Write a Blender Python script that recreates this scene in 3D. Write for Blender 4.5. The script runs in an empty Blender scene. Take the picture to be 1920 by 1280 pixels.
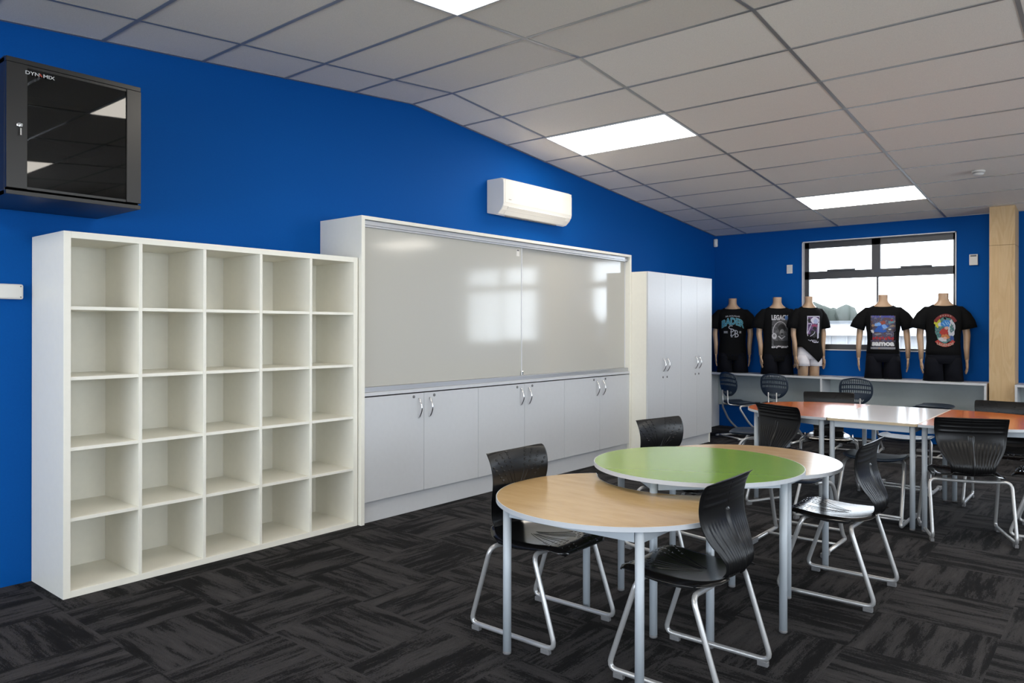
import bpy, bmesh, math, random
from mathutils import Vector, Matrix
from math import sin, cos, pi, radians, sqrt
random.seed(4)
S = bpy.context.scene
COL = S.collection
# ------------------------------------------------------------------ camera
CX, CY, CZ, YAW, ROLL, F = 4.5402, -4.1867, 1.358, 0.6919, 0.0018, 1401.9
cd = bpy.data.cameras.new('camera'); cam = bpy.data.objects.new('camera', cd); COL.objects.link(cam)
fw = Vector((-sin(YAW), cos(YAW), -0.0003)).normalized(); r0 = Vector((cos(YAW), sin(YAW), 0)); u0 = r0.cross(fw)
rt = r0*cos(ROLL)+u0*sin(ROLL); up = rt.cross(fw)
cam.matrix_world = Matrix(((rt.x, up.x, -fw.x, CX), (rt.y, up.y, -fw.y, CY), (rt.z, up.z, -fw.z, CZ), (0, 0, 0, 1)))
cd.sensor_width = 36; cd.lens = F/1920*36; cd.shift_y = -24.24/1920; cd.clip_start = .02; cd.clip_end = 300
S.camera = cam
# ------------------------------------------------------------------ world + exposure
W = bpy.data.worlds.new('sky'); S.world = W; W.use_nodes = True
bg = W.node_tree.nodes['Background']; bg.inputs[0].default_value = (.86, .92, 1, 1); bg.inputs[1].default_value = 7.5
S.view_settings.view_transform = 'Standard'; S.view_settings.look = 'None'
S.view_settings.gamma = 1; S.view_settings.use_curve_mapping = False; S.view_settings.exposure = 0.55
try:
    S.cycles.max_bounces = 8; S.cycles.diffuse_bounces = 5; S.cycles.transparent_max_bounces = 12
    S.cycles.sample_clamp_indirect = 6; S.cycles.use_denoising = True; S.cycles.caustics_reflective = False; S.cycles.caustics_refractive = False
except Exception: pass
YF = 5.789; YB = -7.4; XR = 8.6
TA, TB = math.tan(.0903), math.tan(.0806)
def cz(y): return 3.19-(y*TA if y > 0 else -y*TB)
def portal(name, loc, rot, sx, sy):      # sky-light sampling at each window opening
    l = bpy.data.lights.new(name, 'AREA'); l.shape = 'RECTANGLE'; l.size = sx; l.size_y = sy; l.cycles.is_portal = True
    o = bpy.data.objects.new(name, l); o.location = loc; o.rotation_euler = rot; COL.objects.link(o)
# openings (a0,a1,z0,z1) in the walls
FARW = [(1.215, 2.975, 1.085, 2.495), (4.0, 5.76, 1.085, 2.495)]
RIGHTW = [(-6.2, -3.6, .9, 2.4), (-2.6, 0.0, .9, 2.4), (1.2, 4.4, .9, 2.4)]
BACKW = [(.5, 4.0, .5, 2.3), (4.6, 7.8, .5, 2.3)]
for a0, a1, z0, z1 in FARW: portal('window_daylight', ((a0+a1)/2, YF+.13, (z0+z1)/2), (-pi/2, 0, 0), a1-a0, z1-z0)
for a0, a1, z0, z1 in RIGHTW: portal('window_daylight', (XR+.13, (a0+a1)/2, (z0+z1)/2), (0, pi/2, 0), z1-z0, a1-a0)
for a0, a1, z0, z1 in BACKW: portal('window_daylight', ((a0+a1)/2, YB-.13, (z0+z1)/2), (pi/2, 0, 0), a1-a0, z1-z0)
LIGHT_E = 8.0
# ------------------------------------------------------------------ materials
def mat(name, col, rough=.5, metal=0, emit=None, es=1, spec=None, coat=0):
    m = bpy.data.materials.new(name); m.use_nodes = True; b = m.node_tree.nodes['Principled BSDF']
    b.inputs['Base Color'].default_value = (*col, 1); b.inputs['Roughness'].default_value = rough; b.inputs['Metallic'].default_value = metal
    if spec is not None: b.inputs['Specular IOR Level'].default_value = spec
    if coat: b.inputs['Coat Weight'].default_value = coat; b.inputs['Coat Roughness'].default_value = .08
    if emit: b.inputs['Emission Color'].default_value = (*emit, 1); b.inputs['Emission Strength'].default_value = es
    return m
class N:
    def __init__(s, m): s.m = m; s.t = m.node_tree; s.b = s.t.nodes['Principled BSDF']
    def n(s, typ, **k):
        x = s.t.nodes.new(typ)
        for a, v in k.items(): setattr(x, a, v)
        return x
    def l(s, a, b): s.t.links.new(a, b)
    def ramp(s, fac, stops):
        r = s.n('ShaderNodeValToRGB'); e = r.color_ramp.elements
        while len(e) < len(stops): e.new(.5)
        for i, (p, c) in enumerate(stops): e[i].position = p; e[i].color = (*c, 1)
        s.l(fac, r.inputs[0]); return r.outputs[0]
    def coord(s, sc=(1, 1, 1), rot=(0, 0, 0), obj=True):
        if obj: o = s.n('ShaderNodeTexCoord').outputs['Object']
        else: o = s.n('ShaderNodeNewGeometry').outputs['Position']
        mp = s.n('ShaderNodeMapping'); mp.inputs['Scale'].default_value = sc; mp.inputs['Rotation'].default_value = rot
        s.l(o, mp.inputs[0]); return mp.outputs[0]
    def noise(s, v, scale=5, det=4, rough=.5):
        x = s.n('ShaderNodeTexNoise'); x.inputs['Scale'].default_value = scale; x.inputs['Detail'].default_value = det; x.inputs['Roughness'].default_value = rough
        s.l(v, x.inputs['Vector']); return x.outputs[0]
    def math(s, op, a, b=None, c=None):
        x = s.n('ShaderNodeMath', operation=op)
        for i, v in enumerate((a, b, c)):
            if v is None: continue
            if isinstance(v, (int, float)): x.inputs[i].default_value = v
            else: s.l(v, x.inputs[i])
        return x.outputs[0]
    def mix(s, f, a, b):
        x = s.n('ShaderNodeMix', data_type='RGBA')
        s.l(f, x.inputs[0]) if not isinstance(f, (int, float)) else setattr(x.inputs[0], 'default_value', f)
        for v, i in ((a, 6), (b, 7)):
            if isinstance(v, tuple): x.inputs[i].default_value = (*v, 1)
            else: s.l(v, x.inputs[i])
        return x.outputs[2]
    def bump(s, h, st=.2, d=.002):
        b = s.n('ShaderNodeBump'); b.inputs['Strength'].default_value = st; b.inputs['Distance'].default_value = d
        s.l(h, b.inputs['Height']); s.l(b.outputs[0], s.b.inputs['Normal'])
def speck(m, c, scale=60, amt=.06, bump=0):
    k = N(m); v = k.noise(k.coord(), scale, 3)
    k.l(k.ramp(v, [(.3, tuple(x*(1-amt) for x in c)), (.7, tuple(min(1, x*(1+amt)) for x in c))]), k.b.inputs['Base Color'])
    if bump: k.bump(v, bump)
    return m
BLUE = (.0004, .078, .33)
M_wall = speck(mat('blue_paint', BLUE, .7, spec=.10), BLUE, 90, .03, .05)
M_wallw = speck(mat('white_paint', (.72, .72, .70), .6), (.72, .72, .70), 80, .02)
M_ceil = speck(mat('ceiling_tile', (.87, .80, .72), .8), (.87, .80, .72), 160, .05, .15)
M_grid = mat('grid_metal', (.34, .33, .32), .30, .35)
M_white = speck(mat('white_melamine', (.82, .80, .72), .42), (.82, .80, .72), 30, .012)
M_cab = speck(mat('pale_grey_melamine', (.57, .58, .60), .33), (.57, .58, .60), 30, .012)
M_gap = mat('shadow_gap', (.08, .08, .085), .7)
M_board = mat('whiteboard_steel', (.50, .49, .45), .09)
M_alu = mat('aluminium', (.55, .56, .58), .33, .8)
M_trim = mat('white_trim', (.7, .71, .74), .35)
M_leg = mat('silver_powdercoat', (.44, .48, .52), .48, .08)
M_tube = mat('chair_tube', (.50, .50, .50), .30, .55)
M_black = mat('black_plastic', (.0065, .0065, .007), .20, spec=.75)
M_blackb = mat('black_plastic_back', (.005, .005, .0054), .30, spec=.28)
M_navy = mat('navy_plastic', (.012, .022, .04), .38)
M_foot = mat('grey_rubber', (.15, .15, .155), .6)
M_edge = mat('grey_edge_band', (.50, .52, .55), .4)
M_edgew = mat('ply_edge_band', (.56, .44, .28), .45)
M_green = mat('green_laminate', (.215, .36, .022), .16, spec=.75)
M_orange = mat('orange_laminate', (.60, .15, .025), .16, spec=.9)
M_greyl = mat('pale_laminate', (.62, .60, .60), .16, spec=.95)
M_chrome = mat('chrome', (.75, .75, .76), .12, 1)
M_dark = mat('dark_metal', (.011, .010, .0095), .33)
M_darkf = mat('window_aluminium', (.06, .06, .065), .4, .3)
M_skin = speck(mat('mannequin_skin', (.46, .30, .19), .36), (.46, .30, .19), 12, .04)
M_cloth = speck(mat('black_cotton', (.0065, .0065, .007), .95, spec=.12), (.0065, .0065, .007), 220, .25, .15)
M_cloth2 = speck(mat('black_shorts', (.006, .0065, .010), .9, spec=.12), (.006, .0065, .010), 220, .25, .15)
M_wcloth = speck(mat('white_shorts', (.68, .66, .70), .8), (.68, .66, .70), 200, .06, .1)
M_panel = speck(mat('grey_green_panel', (.44, .49, .49), .35), (.44, .49, .49), 20, .02)
M_em = mat('lit_diffuser', (.9, .9, .9), .5, emit=(1, .93, .82), es=LIGHT_E)
M_plas = mat('white_plastic', (.72, .70, .66), .35)
def ink(n, c): return mat('ink_'+n, c, .7)
def wood(name, a, b, sc=(1.2, 14, 1.2), rough=.25):
    m = mat(name, a, rough); k = N(m); v = k.coord(sc)
    k.l(k.ramp(k.noise(v, 2.2, 6, .6), [(.3, a), (.7, b)]), k.b.inputs['Base Color']); return m
M_birch = wood('birch_laminate', (.50, .32, .145), (.60, .41, .205), (2.5, 9, 2.5), .18)
M_birch.node_tree.nodes['Principled BSDF'].inputs['Specular IOR Level'].default_value = .75
M_ply = wood('pine_plywood', (.44, .27, .11), (.60, .41, .20), (9, 9, .9), .5)
k = N(M_ply); w = k.n('ShaderNodeTexNoise'); w.inputs['Scale'].default_value = 1.6; w.inputs['Detail'].default_value = 3; w.inputs['Distortion'].default_value = 1.4
k.l(k.coord((5, 5, .75)), w.inputs['Vector']); w2 = k.noise(k.coord((60, 60, 2)), 2, 3)
k.l(k.mix(.25, k.ramp(w.outputs[0], [(.30, (.47, .30, .13)), (.42, (.56, .38, .19)), (.5, (.60, .42, .22)), (.56, (.53, .35, .165)), (.7, (.60, .41, .21))]), k.ramp(w2, [(.3, (.46, .30, .14)), (.7, (.62, .44, .24))])), k.b.inputs['Base Color'])
M_chip = wood('chipboard_side', (.36, .28, .22), (.44, .35, .28), (3, 3, 3), .6)
def glass(name, tint, fac):
    m = bpy.data.materials.new(name); m.use_nodes = True; t = m.node_tree; t.nodes.clear()
    o = t.nodes.new('ShaderNodeOutputMaterial'); mx = t.nodes.new('ShaderNodeMixShader'); tr = t.nodes.new('ShaderNodeBsdfTransparent'); g = t.nodes.new('ShaderNodeBsdfGlossy'); f = t.nodes.new('ShaderNodeFresnel')
    tr.inputs[0].default_value = (*tint, 1); g.inputs['Roughness'].default_value = .02; f.inputs[0].default_value = fac
    t.links.new(f.outputs[0], mx.inputs[0]); t.links.new(tr.outputs[0], mx.inputs[1]); t.links.new(g.outputs[0], mx.inputs[2]); t.links.new(mx.outputs[0], o.inputs[0]); return m
M_glass = glass('window_glass', (.93, .95, .96), 1.45)
M_tint = glass('tinted_glass', (.16, .16, .18), 1.6)
# carpet: quarter-turned half-metre tiles with streaks running along each tile
M_carpet = mat('carpet_tiles', (.02, .02, .02), .95, spec=.15)
k = N(M_carpet); pos = k.n('ShaderNodeNewGeometry').outputs['Position']
sp = k.n('ShaderNodeSeparateXYZ'); k.l(pos, sp.inputs[0]); X, Y = sp.outputs[0], sp.outputs[1]
TS = .5
ix = k.math('FLOOR', k.math('DIVIDE', k.math('ADD', X, 20.4), TS)); iy = k.math('FLOOR', k.math('DIVIDE', k.math('ADD', Y, 20.3), TS))
par = k.math('MODULO', k.math('ADD', ix, iy), 2)
def comb(a, b, c):
    x = k.n('ShaderNodeCombineXYZ')
    for i, v in enumerate((a, b, c)):
        if isinstance(v, (int, float)): x.inputs[i].default_value = v
        else: k.l(v, x.inputs[i])
    return x.outputs[0]
along = k.math('ADD', k.math('MULTIPLY', X, k.math('SUBTRACT', 1, par)), k.math('MULTIPLY', Y, par))
across = k.math('ADD', k.math('MULTIPLY', Y, k.math('SUBTRACT', 1, par)), k.math('MULTIPLY', X, par))
seed = k.math('ADD', k.math('MULTIPLY', ix, 3.71), k.math('MULTIPLY', iy, 7.13))
big = k.noise(comb(k.math('MULTIPLY', along, 1.7), k.math('MULTIPLY', across, 13), seed), 1.0, 8, .70)
mid = k.noise(comb(k.math('MULTIPLY', along, 6), k.math('MULTIPLY', across, 60), seed), 1.0, 2, .5)
yarn = k.noise(comb(k.math('MULTIPLY', along, 110), k.math('MULTIPLY', across, 260), seed), 1.0, 1, .5)
st = k.math('ADD', k.math('MULTIPLY', big, .74), k.math('ADD', k.math('MULTIPLY', mid, .10), k.math('MULTIPLY', yarn, .16)))
c1 = k.ramp(st, [(.42, (.0042, .004, .0045)), (.475, (.008, .0075, .0082)), (.50, (.027, .0255, .0265)), (.64, (.046, .043, .044))])
fine = k.noise(pos, 420, 2, .7)
c2 = k.n('ShaderNodeMix', data_type='RGBA', blend_type='MULTIPLY'); c2.inputs[0].default_value = 1
k.l(c1, c2.inputs[6]); k.l(k.ramp(fine, [(.3, (.40, .40, .40)), (.7, (1.7, 1.7, 1.7))]), c2.inputs[7]); k.l(c2.outputs[2], k.b.inputs['Base Color'])
k.bump(fine, .5, .003)
# ------------------------------------------------------------------ mesh helpers
class MB:
    def __init__(s): s.bm = bmesh.new(); s.mi = 0
    def faces(s, vs, fs, smooth=False):
        V = [s.bm.verts.new(v) for v in vs]
        for f in fs:
            try:
                q = s.bm.faces.new([V[i] for i in f]); q.material_index = s.mi; q.smooth = smooth
            except ValueError: pass
        return V
    def box(s, a, b, bev=0):
        x0, y0, z0 = [min(a[i], b[i]) for i in range(3)]; x1, y1, z1 = [max(a[i], b[i]) for i in range(3)]
        V = s.faces([(x0, y0, z0), (x1, y0, z0), (x1, y1, z0), (x0, y1, z0), (x0, y0, z1), (x1, y0, z1), (x1, y1, z1), (x0, y1, z1)],
                    [(0, 3, 2, 1), (4, 5, 6, 7), (0, 1, 5, 4), (1, 2, 6, 5), (2, 3, 7, 6), (3, 0, 4, 7)])
        if bev:
            es = set(e for v in V for e in v.link_edges)
            bmesh.ops.bevel(s.bm, geom=list(es), offset=bev, segments=2, affect='EDGES', profile=.5)
        return s
    def prism(s, poly, z0, z1, axis=2):    # poly in plane, extruded along axis
        n = len(poly)
        def P(p, h):
            return {2: (p[0], p[1], h), 0: (h, p[0], p[1]), 1: (p[0], h, p[1])}[axis]
        s.faces([P(p, z0) for p in poly]+[P(p, z1) for p in poly],
                [tuple(range(n))[::-1], tuple(range(n, 2*n))]+[(i, (i+1) % n, n+(i+1) % n, n+i) for i in range(n)])
        return s
    def tube(s, pts, r, seg=10, fil=0, closed=False, caps=True, fseg=5):
        pts = [Vector(p) for p in pts]; R = r if isinstance(r, (list, tuple)) else None
        if fil:
            out = []; n = len(pts)
            for i, p in enumerate(pts):
                if not closed and i in (0, n-1): out.append(p); continue
                a, b = pts[i-1], pts[(i+1) % n]; d1 = (a-p); d2 = (b-p); f = min(fil, d1.length*.48, d2.length*.48)
                A = p+d1.normalized()*f; B = p+d2.normalized()*f
                for j in range(fseg+1):
                    t = j/fseg; out.append(A*(1-t)**2+p*2*t*(1-t)+B*t*t)
            pts = out
        n = len(pts); rings = []; prev = None
        for i, p in enumerate(pts):
            if closed: t = (pts[(i+1) % n]-pts[i-1]).normalized()
            else: t = (pts[min(i+1, n-1)]-pts[max(i-1, 0)]).normalized()
            if prev is None:
                q = Vector((0, 0, 1)) if abs(t.z) < .9 else Vector((1, 0, 0)); nn = t.cross(q).normalized()
            else:
                nn = (prev-t*prev.dot(t)).normalized()
            prev = nn; bb = t.cross(nn)
            rr = R[i] if R else r
            if not isinstance(rr, (tuple, list)): rr = (rr, rr)
            rings.append([s.bm.verts.new(p+nn*rr[0]*cos(2*pi*j/seg)+bb*rr[1]*sin(2*pi*j/seg)) for j in range(seg)])
        m = n if closed else n-1
        off = 0
        if closed:   # match seam
            best = min(range(seg), key=lambda o: (rings[0][o].co-rings[-1][0].co).length); off = best
        for i in range(m):
            A = rings[i]; B = rings[(i+1) % n]; o = off if i == n-1 else 0
            for j in range(seg):
                f = s.bm.faces.new((A[j], A[(j+1) % seg], B[(j+1+o) % seg], B[(j+o) % seg])); f.smooth = True; f.material_index = s.mi
        if not closed and caps:
            for ring in (rings[0], rings[-1]):
                f = s.bm.faces.new(ring); f.material_index = s.mi
        return s
    def lathe(s, prof, c=(0, 0, 0), seg=24, axis=2):
        rings = []
        for r, h in prof:
            ring = []
            for j in range(seg):
                a = 2*pi*j/seg; p = {2: (r*cos(a), r*sin(a), h), 1: (r*cos(a), h, r*sin(a)), 0: (h, r*cos(a), r*sin(a))}[axis]
                ring.append(s.bm.verts.new(Vector(c)+Vector(p)))
            rings.append(ring)
        for A, B in zip(rings, rings[1:]):
            for j in range(seg):
                f = s.bm.faces.new((A[j], A[(j+1) % seg], B[(j+1) % seg], B[j])); f.smooth = True; f.material_index = s.mi
        for ring in (rings[0], rings[-1]):
            f = s.bm.faces.new(ring); f.material_index = s.mi
        return s
    def loft(s, rings, caps=True):         # rings: list of equal-length point lists
        R = [[s.bm.verts.new(p) for p in ring] for ring in rings]; n = len(R[0])
        for A, B in zip(R, R[1:]):
            for j in range(n):
                f = s.bm.faces.new((A[j], A[(j+1) % n], B[(j+1) % n], B[j])); f.smooth = True; f.material_index = s.mi
        if caps:
            for ring in (R[0], R[-1]):
                f = s.bm.faces.new(ring); f.material_index = s.mi; f.smooth = False
        return s
    def build(s, name, m, parent=None, loc=None, fix=True, auto=False):
        if fix: bmesh.ops.recalc_face_normals(s.bm, faces=s.bm.faces)
        me = bpy.data.meshes.new(name); s.bm.to_mesh(me); s.bm.free()
        for x in (m if isinstance(m, (list, tuple)) else [m]): me.materials.append(x)
        o = bpy.data.objects.new(name, me); COL.objects.link(o)
        if parent: o.parent = parent
        if loc: o.location = loc
        return o
def tag(o, label=None, cat=None, group=None, kind=None):
    for a, b in (('label', label), ('category', cat), ('group', group), ('kind', kind)):
        if b: o[a] = b
    return o
def empty(name, loc=(0, 0, 0), rz=0, label=None, cat=None, group=None):
    o = bpy.data.objects.new(name, None); o.empty_display_size = .1; COL.objects.link(o); o.location = loc; o.rotation_euler = (0, 0, rz)
    return tag(o, label, cat, group)
def struct(o): o['kind'] = 'structure'; return o
def copy_tree(o, parent=None):
    c = o.copy(); COL.objects.link(c); c.parent = parent
    for ch in list(o.children): copy_tree(ch, c)
    return c
def text_mesh(txt, size, depth=.0006, sx=1, bold=0, align='CENTER'):
    cu = bpy.data.curves.new('lettering', 'FONT'); cu.body = txt; cu.size = size; cu.align_x = align; cu.align_y = 'CENTER'; cu.extrude = depth; cu.offset = bold; cu.resolution_u = 3
    o = bpy.data.objects.new('lettering', cu); COL.objects.link(o); dg = bpy.context.evaluated_depsgraph_get(); dg.update()
    me = bpy.data.meshes.new_from_object(o.evaluated_get(dg)); bpy.data.objects.remove(o)
    for v in me.vertices: v.co.x *= sx
    return me
def add_mesh(mb, me, fn):
    n0 = len(mb.bm.verts); mb.bm.verts.ensure_lookup_table()
    V = [mb.bm.verts.new(fn(v.co)) for v in me.vertices]
    for p in me.polygons:
        try: f = mb.bm.faces.new([V[i] for i in p.vertices]); f.material_index = mb.mi
        except ValueError: pass

# ================================================================== the setting
MB().box((-.2, YB-.2, -.12), (XR+.2, YF+.2, 0)).build('floor', M_carpet)['kind'] = 'structure'
def wall_holes(name, m, axis, pos0, pos1, a0, a1, holes, top):
    mb = MB()
    xs = sorted(set([a0, a1]+[h[0] for h in holes]+[h[1] for h in holes]))
    for p, q in zip(xs, xs[1:]):
        hs = [h for h in holes if h[0] <= p+1e-6 and h[1] >= q-1e-6]
        segs = [(0, None)] if not hs else [(0, hs[0][2]), (hs[0][3], None)]
        for z0, z1 in segs:
            if axis == 'x':   # wall lies in plane y=pos, runs along x
                zt = top(0) if z1 is None else z1
                mb.box((p, pos0, z0), (q, pos1, zt))
            else:
                if z1 is not None: mb.box((pos0, p, z0), (pos1, q, z1))
                else:
                    ys = [p]+([0] if p < 0 < q else [])+[q]
                    poly = [(p, z0), (q, z0)]+[(y, top(y)) for y in ys[::-1]]
                    mb.prism(poly, pos0, pos1, axis=0)
    return struct(mb.build(name, m))
wall_holes('wall_left', M_wall, 'y', -.12, 0, YB-.12, YF+.12, [], lambda y: cz(y)+.02)
wall_holes('wall_right', M_wallw, 'y', XR, XR+.12, YB-.12, YF+.12, RIGHTW, lambda y: cz(y)+.02)
wall_holes('wall_far', M_wall, 'x', YF, YF+.16, 0, XR, FARW, lambda y: cz(YF)+.01)
wall_holes('wall_back', M_wallw, 'x', YB-.12, YB, 0, XR, BACKW, lambda y: cz(YB)+.01)
mb = MB()
mb.prism([(YB-.12, cz(YB-.12)), (0, 3.19), (YF+.16, cz(YF+.16)), (YF+.16, cz(YF+.16)+.1), (0, 3.29), (YB-.12, cz(YB-.12)+.1)], -.12, XR+.12, axis=0)
ceil = struct(mb.build('ceiling', M_ceil))
# exposed grid: 1200 x 600 modules counted from the ridge
X0 = .4647
mb = MB(); hw, th = .0115, .004
def gbar(p, q, w, d):      # bar lying on the ceiling plane between two points
    p, q = Vector(p), Vector(q); t = (q-p).normalized(); s_ = t.cross(Vector((0, 0, 1))).normalized()
    v = [p+s_*w, p-s_*w, q-s_*w, q+s_*w]; dn = Vector((0, 0, -d))
    mb.faces([x+Vector((0, 0, .001)) for x in v]+[x+dn for x in v], [(0, 1, 2, 3), (7, 6, 5, 4), (0, 4, 5, 1), (1, 5, 6, 2), (2, 6, 7, 3), (3, 7, 4, 0)])
x = X0
while x < XR: gbar((x, 0, 3.19), (x, YF, cz(YF)), hw, th); gbar((x, 0, 3.19), (x, YB, cz(YB)), hw, th); x += 1.2
for i in range(-13, 10):
    y = i*.6*(cos(.0903) if i > 0 else cos(.0806))
    if YB < y < YF: gbar((0, y, cz(y)), (XR, y, cz(y)), hw, th)
mb.build('ceiling_grid', M_grid, ceil)
# perimeter angle on the left and far walls
mb = MB()
gbar((.012, 0, 3.19), (.012, YF, cz(YF)), .012, .003); gbar((.012, 0, 3.19), (.012, YB, cz(YB)), .012, .003); gbar((0, YF-.012, cz(YF-.012)), (XR, YF-.012, cz(YF-.012)), .012, .003)
mb.build('wall_angle', M_grid, ceil)

# windows: liner, frame, panes, stays
def window(n, a0, a1, z0, z1, far=True, full=True):
    w = struct(empty('window_%d' % n, ((a0+a1)/2, YF+.05, z0)))
    ox, oy, oz = w.location
    def B(m_, x0, x1, y0, y1, zz0, zz1): m_.box((x0-ox, y0-oy, zz0-oz), (x1-ox, y1-oy, zz1-oz))
    lt = .012; y0, y1 = YF-.012, YF+.085
    m_ = MB(); B(m_, a0, a0+lt, y0, y1, z0, z1); B(m_, a1-lt, a1, y0, y1, z0, z1); B(m_, a0, a1, y0, y1, z1-lt, z1); B(m_, a0, a1, y0, y1, z0, z0+lt); struct(m_.build('window_liner', M_trim, w))
    fy0, fy1 = YF+.06, YF+.12; i0, i1 = a0+lt, a1-lt; b0, b1 = z0+lt, z1-lt
    zr0, zr1 = z0+.92, z0+1.02; mx = (a0+a1)/2
    m_ = MB(); B(m_, i0, i0+.055, fy0, fy1, b0, b1); B(m_, i1-.03, i1, fy0, fy1, b0, b1); B(m_, i0, i1, fy0, fy1, b1-.075, b1); B(m_, i0, mx, fy0, fy1, b0, b0+.066); B(m_, mx, i1, fy0, fy1, b0, b0+.022); B(m_, i0, i1, fy0, fy1, zr0, zr1)
    B(m_, mx-.05, mx+.05, fy0, fy1, zr1, b1)
    struct(m_.build('window_frame', M_darkf, w))
    m_ = MB(); B(m_, mx-.0, mx+.022, fy0+.02, fy1, b0+.06, zr0); struct(m_.build('mullion', M_darkf, w))
    for sx in (a0+.30, a1-.60):
        m_ = MB(); B(m_, sx, sx+.34, fy0-.02, fy0, zr1-.002, zr1+.018); struct(m_.build('window_handle', M_darkf, w))
    m_ = MB(); B(m_, i0+.01, i1-.01, fy0+.03, fy0+.036, b0+.01, b1-.01); struct(m_.build('pane', M_glass, w))
window(1, *FARW[0]); window(2, *FARW[1])
def plainwin(n, axis, pos, a0, a1, z0, z1):
    w = struct(empty('window_%d' % n, (pos, (a0+a1)/2, z0) if axis == 'x' else ((a0+a1)/2, pos, z0)))
    def P(a, d, z): return (d, a-(a0+a1)/2, z-z0) if axis == 'x' else (a-(a0+a1)/2, d, z-z0)
    m_ = MB()
    for q0, q1, s0, s1 in ((a0, a0+.05, z0, z1), (a1-.05, a1, z0, z1), (a0, a1, z0, z0+.05), (a0, a1, z1-.05, z1), ((a0+a1)/2-.03, (a0+a1)/2+.03, z0, z1)):
        m_.box(P(q0, -.03, s0), P(q1, .03, s1))
    struct(m_.build('window_frame', M_darkf, w)); m_ = MB(); m_.box(P(a0+.01, -.003, z0+.01), P(a1-.01, .003, z1-.01)); struct(m_.build('pane', M_glass, w))
n = 3
for h in RIGHTW: plainwin(n, 'x', XR+.06, *h); n += 1
for h in BACKW: plainwin(n, 'y', YB-.06, *h); n += 1
# pine-clad column
mb = MB(); mb.box((3.34, 5.45, 0), (3.575, YF, 2.27)); mb.box((3.34, 5.45, 2.273), (3.575, YF, cz(5.45)-.003))
struct(mb.build('trim_1', M_ply))

# ceiling lights
def ceiling_light(x, r, label, group='recessed ceiling light panels'):
    s = (r+.5)*.6; a = -.0903 if r >= 0 else .0806
    y = s*cos(a); z = cz(y)
    t = empty('ceiling_light', (x+.6, y, z-.004), 0, label, 'ceiling light', group); t.rotation_euler = (a, 0, 0)
    m_ = MB()
    for b in ((-.598, -.298, -.588, .298), (.588, -.298, .598, .298), (-.588, -.298, .588, -.288), (-.588, .288, .588, .298)): m_.box((b[0], b[1], -.006), (b[2], b[3], .003))
    m_.build('frame', M_trim, t)
    MB().box((-.588, -.288, -.003), (.588, .288, 0)).build('diffuser', M_em, t)
ceiling_light(X0, 2, 'lit rectangular panel in the sloping ceiling above the wall heat pump')
ceiling_light(X0+1.2, 7, 'small distant lit ceiling panel nearest the far window')
ceiling_light(X0+1.2, -3, 'lit ceiling panel cut off by the top edge of the photo')
for _i, (x, r) in enumerate(((X0, -8), (X0+1.2*2, -8), (X0+1.2*4, -3), (X0+1.2*3, 2), (X0+1.2*5, 2), (X0+1.2*4, 7), (X0+1.2*5, -8))):
    ceiling_light(x, r, 'lit ceiling panel outside the photo, over the %s' % ('back left', 'back middle', 'near right', 'right middle', 'far right middle', 'far right corner', 'back right')[_i])
# smoke detector
t = empty('smoke_detector', (3.44, 3.95, cz(3.95)), 0, 'small round white smoke detector on the ceiling near the far wall', 'smoke detector'); t.rotation_euler = (-.0903, 0, 0)
MB().lathe([(.055, -.002), (.055, -.012), (.05, -.016)]).build('base', M_plas, t)
MB().lathe([(.046, -.016), (.046, -.03), (.036, -.042), (.012, -.046)]).build('cover', M_plas, t)
MB().lathe([(.047, -.022), (.047, -.028)]).build('vent', M_foot, t)

# ================================================================== left wall furniture
# 25-cubby bookcase
b0, b1, H, D1 = -2.743, -.903, 1.842, .4407
t = empty('bookcase', (D1/2, (b0+b1)/2, 0), 0, 'large white open bookcase of twenty-five square cubbies against the blue wall', 'bookcase')
ox, oy = D1/2, (b0+b1)/2
def L(m_, x0, x1, y0, y1, z0, z1, bev=.001): m_.box((x0-ox, y0-oy, z0), (x1-ox, y1-oy, z1), bev)
T = .034
for y in (b0, b1-T): m_ = MB(); L(m_, .003, D1, y, y+T, 0, H); m_.build('side_panel', M_white, t)
m_ = MB(); L(m_, .003, D1, b0+T, b1-T, H-T, H); m_.build('top_panel', M_white, t)
m_ = MB(); L(m_, .003, D1-.001, b0+T, b1-T, 0, T); m_.build('bottom_panel', M_white, t)
m_ = MB(); L(m_, .003, .012, b0+T, b1-T, T, H-T); m_.build('back_panel', M_white, t)
cw = (b1-b0-T)/5
for i in range(1, 5):
    y = b0+T/2+cw*i; m_ = MB(); L(m_, .012, D1-.002, y-.009, y+.009, T, H-T); m_.build('divider', M_white, t)
for i in range(5):
    ya, yb = b0+T/2+cw*i+(T/2 if i == 0 else .009), b0+T/2+cw*(i+1)-(T/2 if i == 4 else .009)
    for kx in range(4):
        z = T+.3555*(kx+1); m_ = MB(); L(m_, .012, D1-.006, ya, yb, z-.009, z+.009); m_.build('shelf', M_white, t)

# bow handle, lock
def handle(parent, x, y, z0, z1):
    pts = []
    for i in range(9):
        f = i/8; pts.append((x+.006+.030*sin(pi*f), y, z0+(z1-z0)*f))
    MB().tube([(x-.001, y, z0)]+pts+[(x-.001, y, z1)], [.0045]+[.0055]*9+[.0045], 8).build('handle', M_chrome, parent)
def lock(parent, x, y, z): MB().lathe([(.011, -.001), (.011, .004), (.007, .006)], (x, y, z), 14, 0).build('lock', M_foot, parent)
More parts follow.
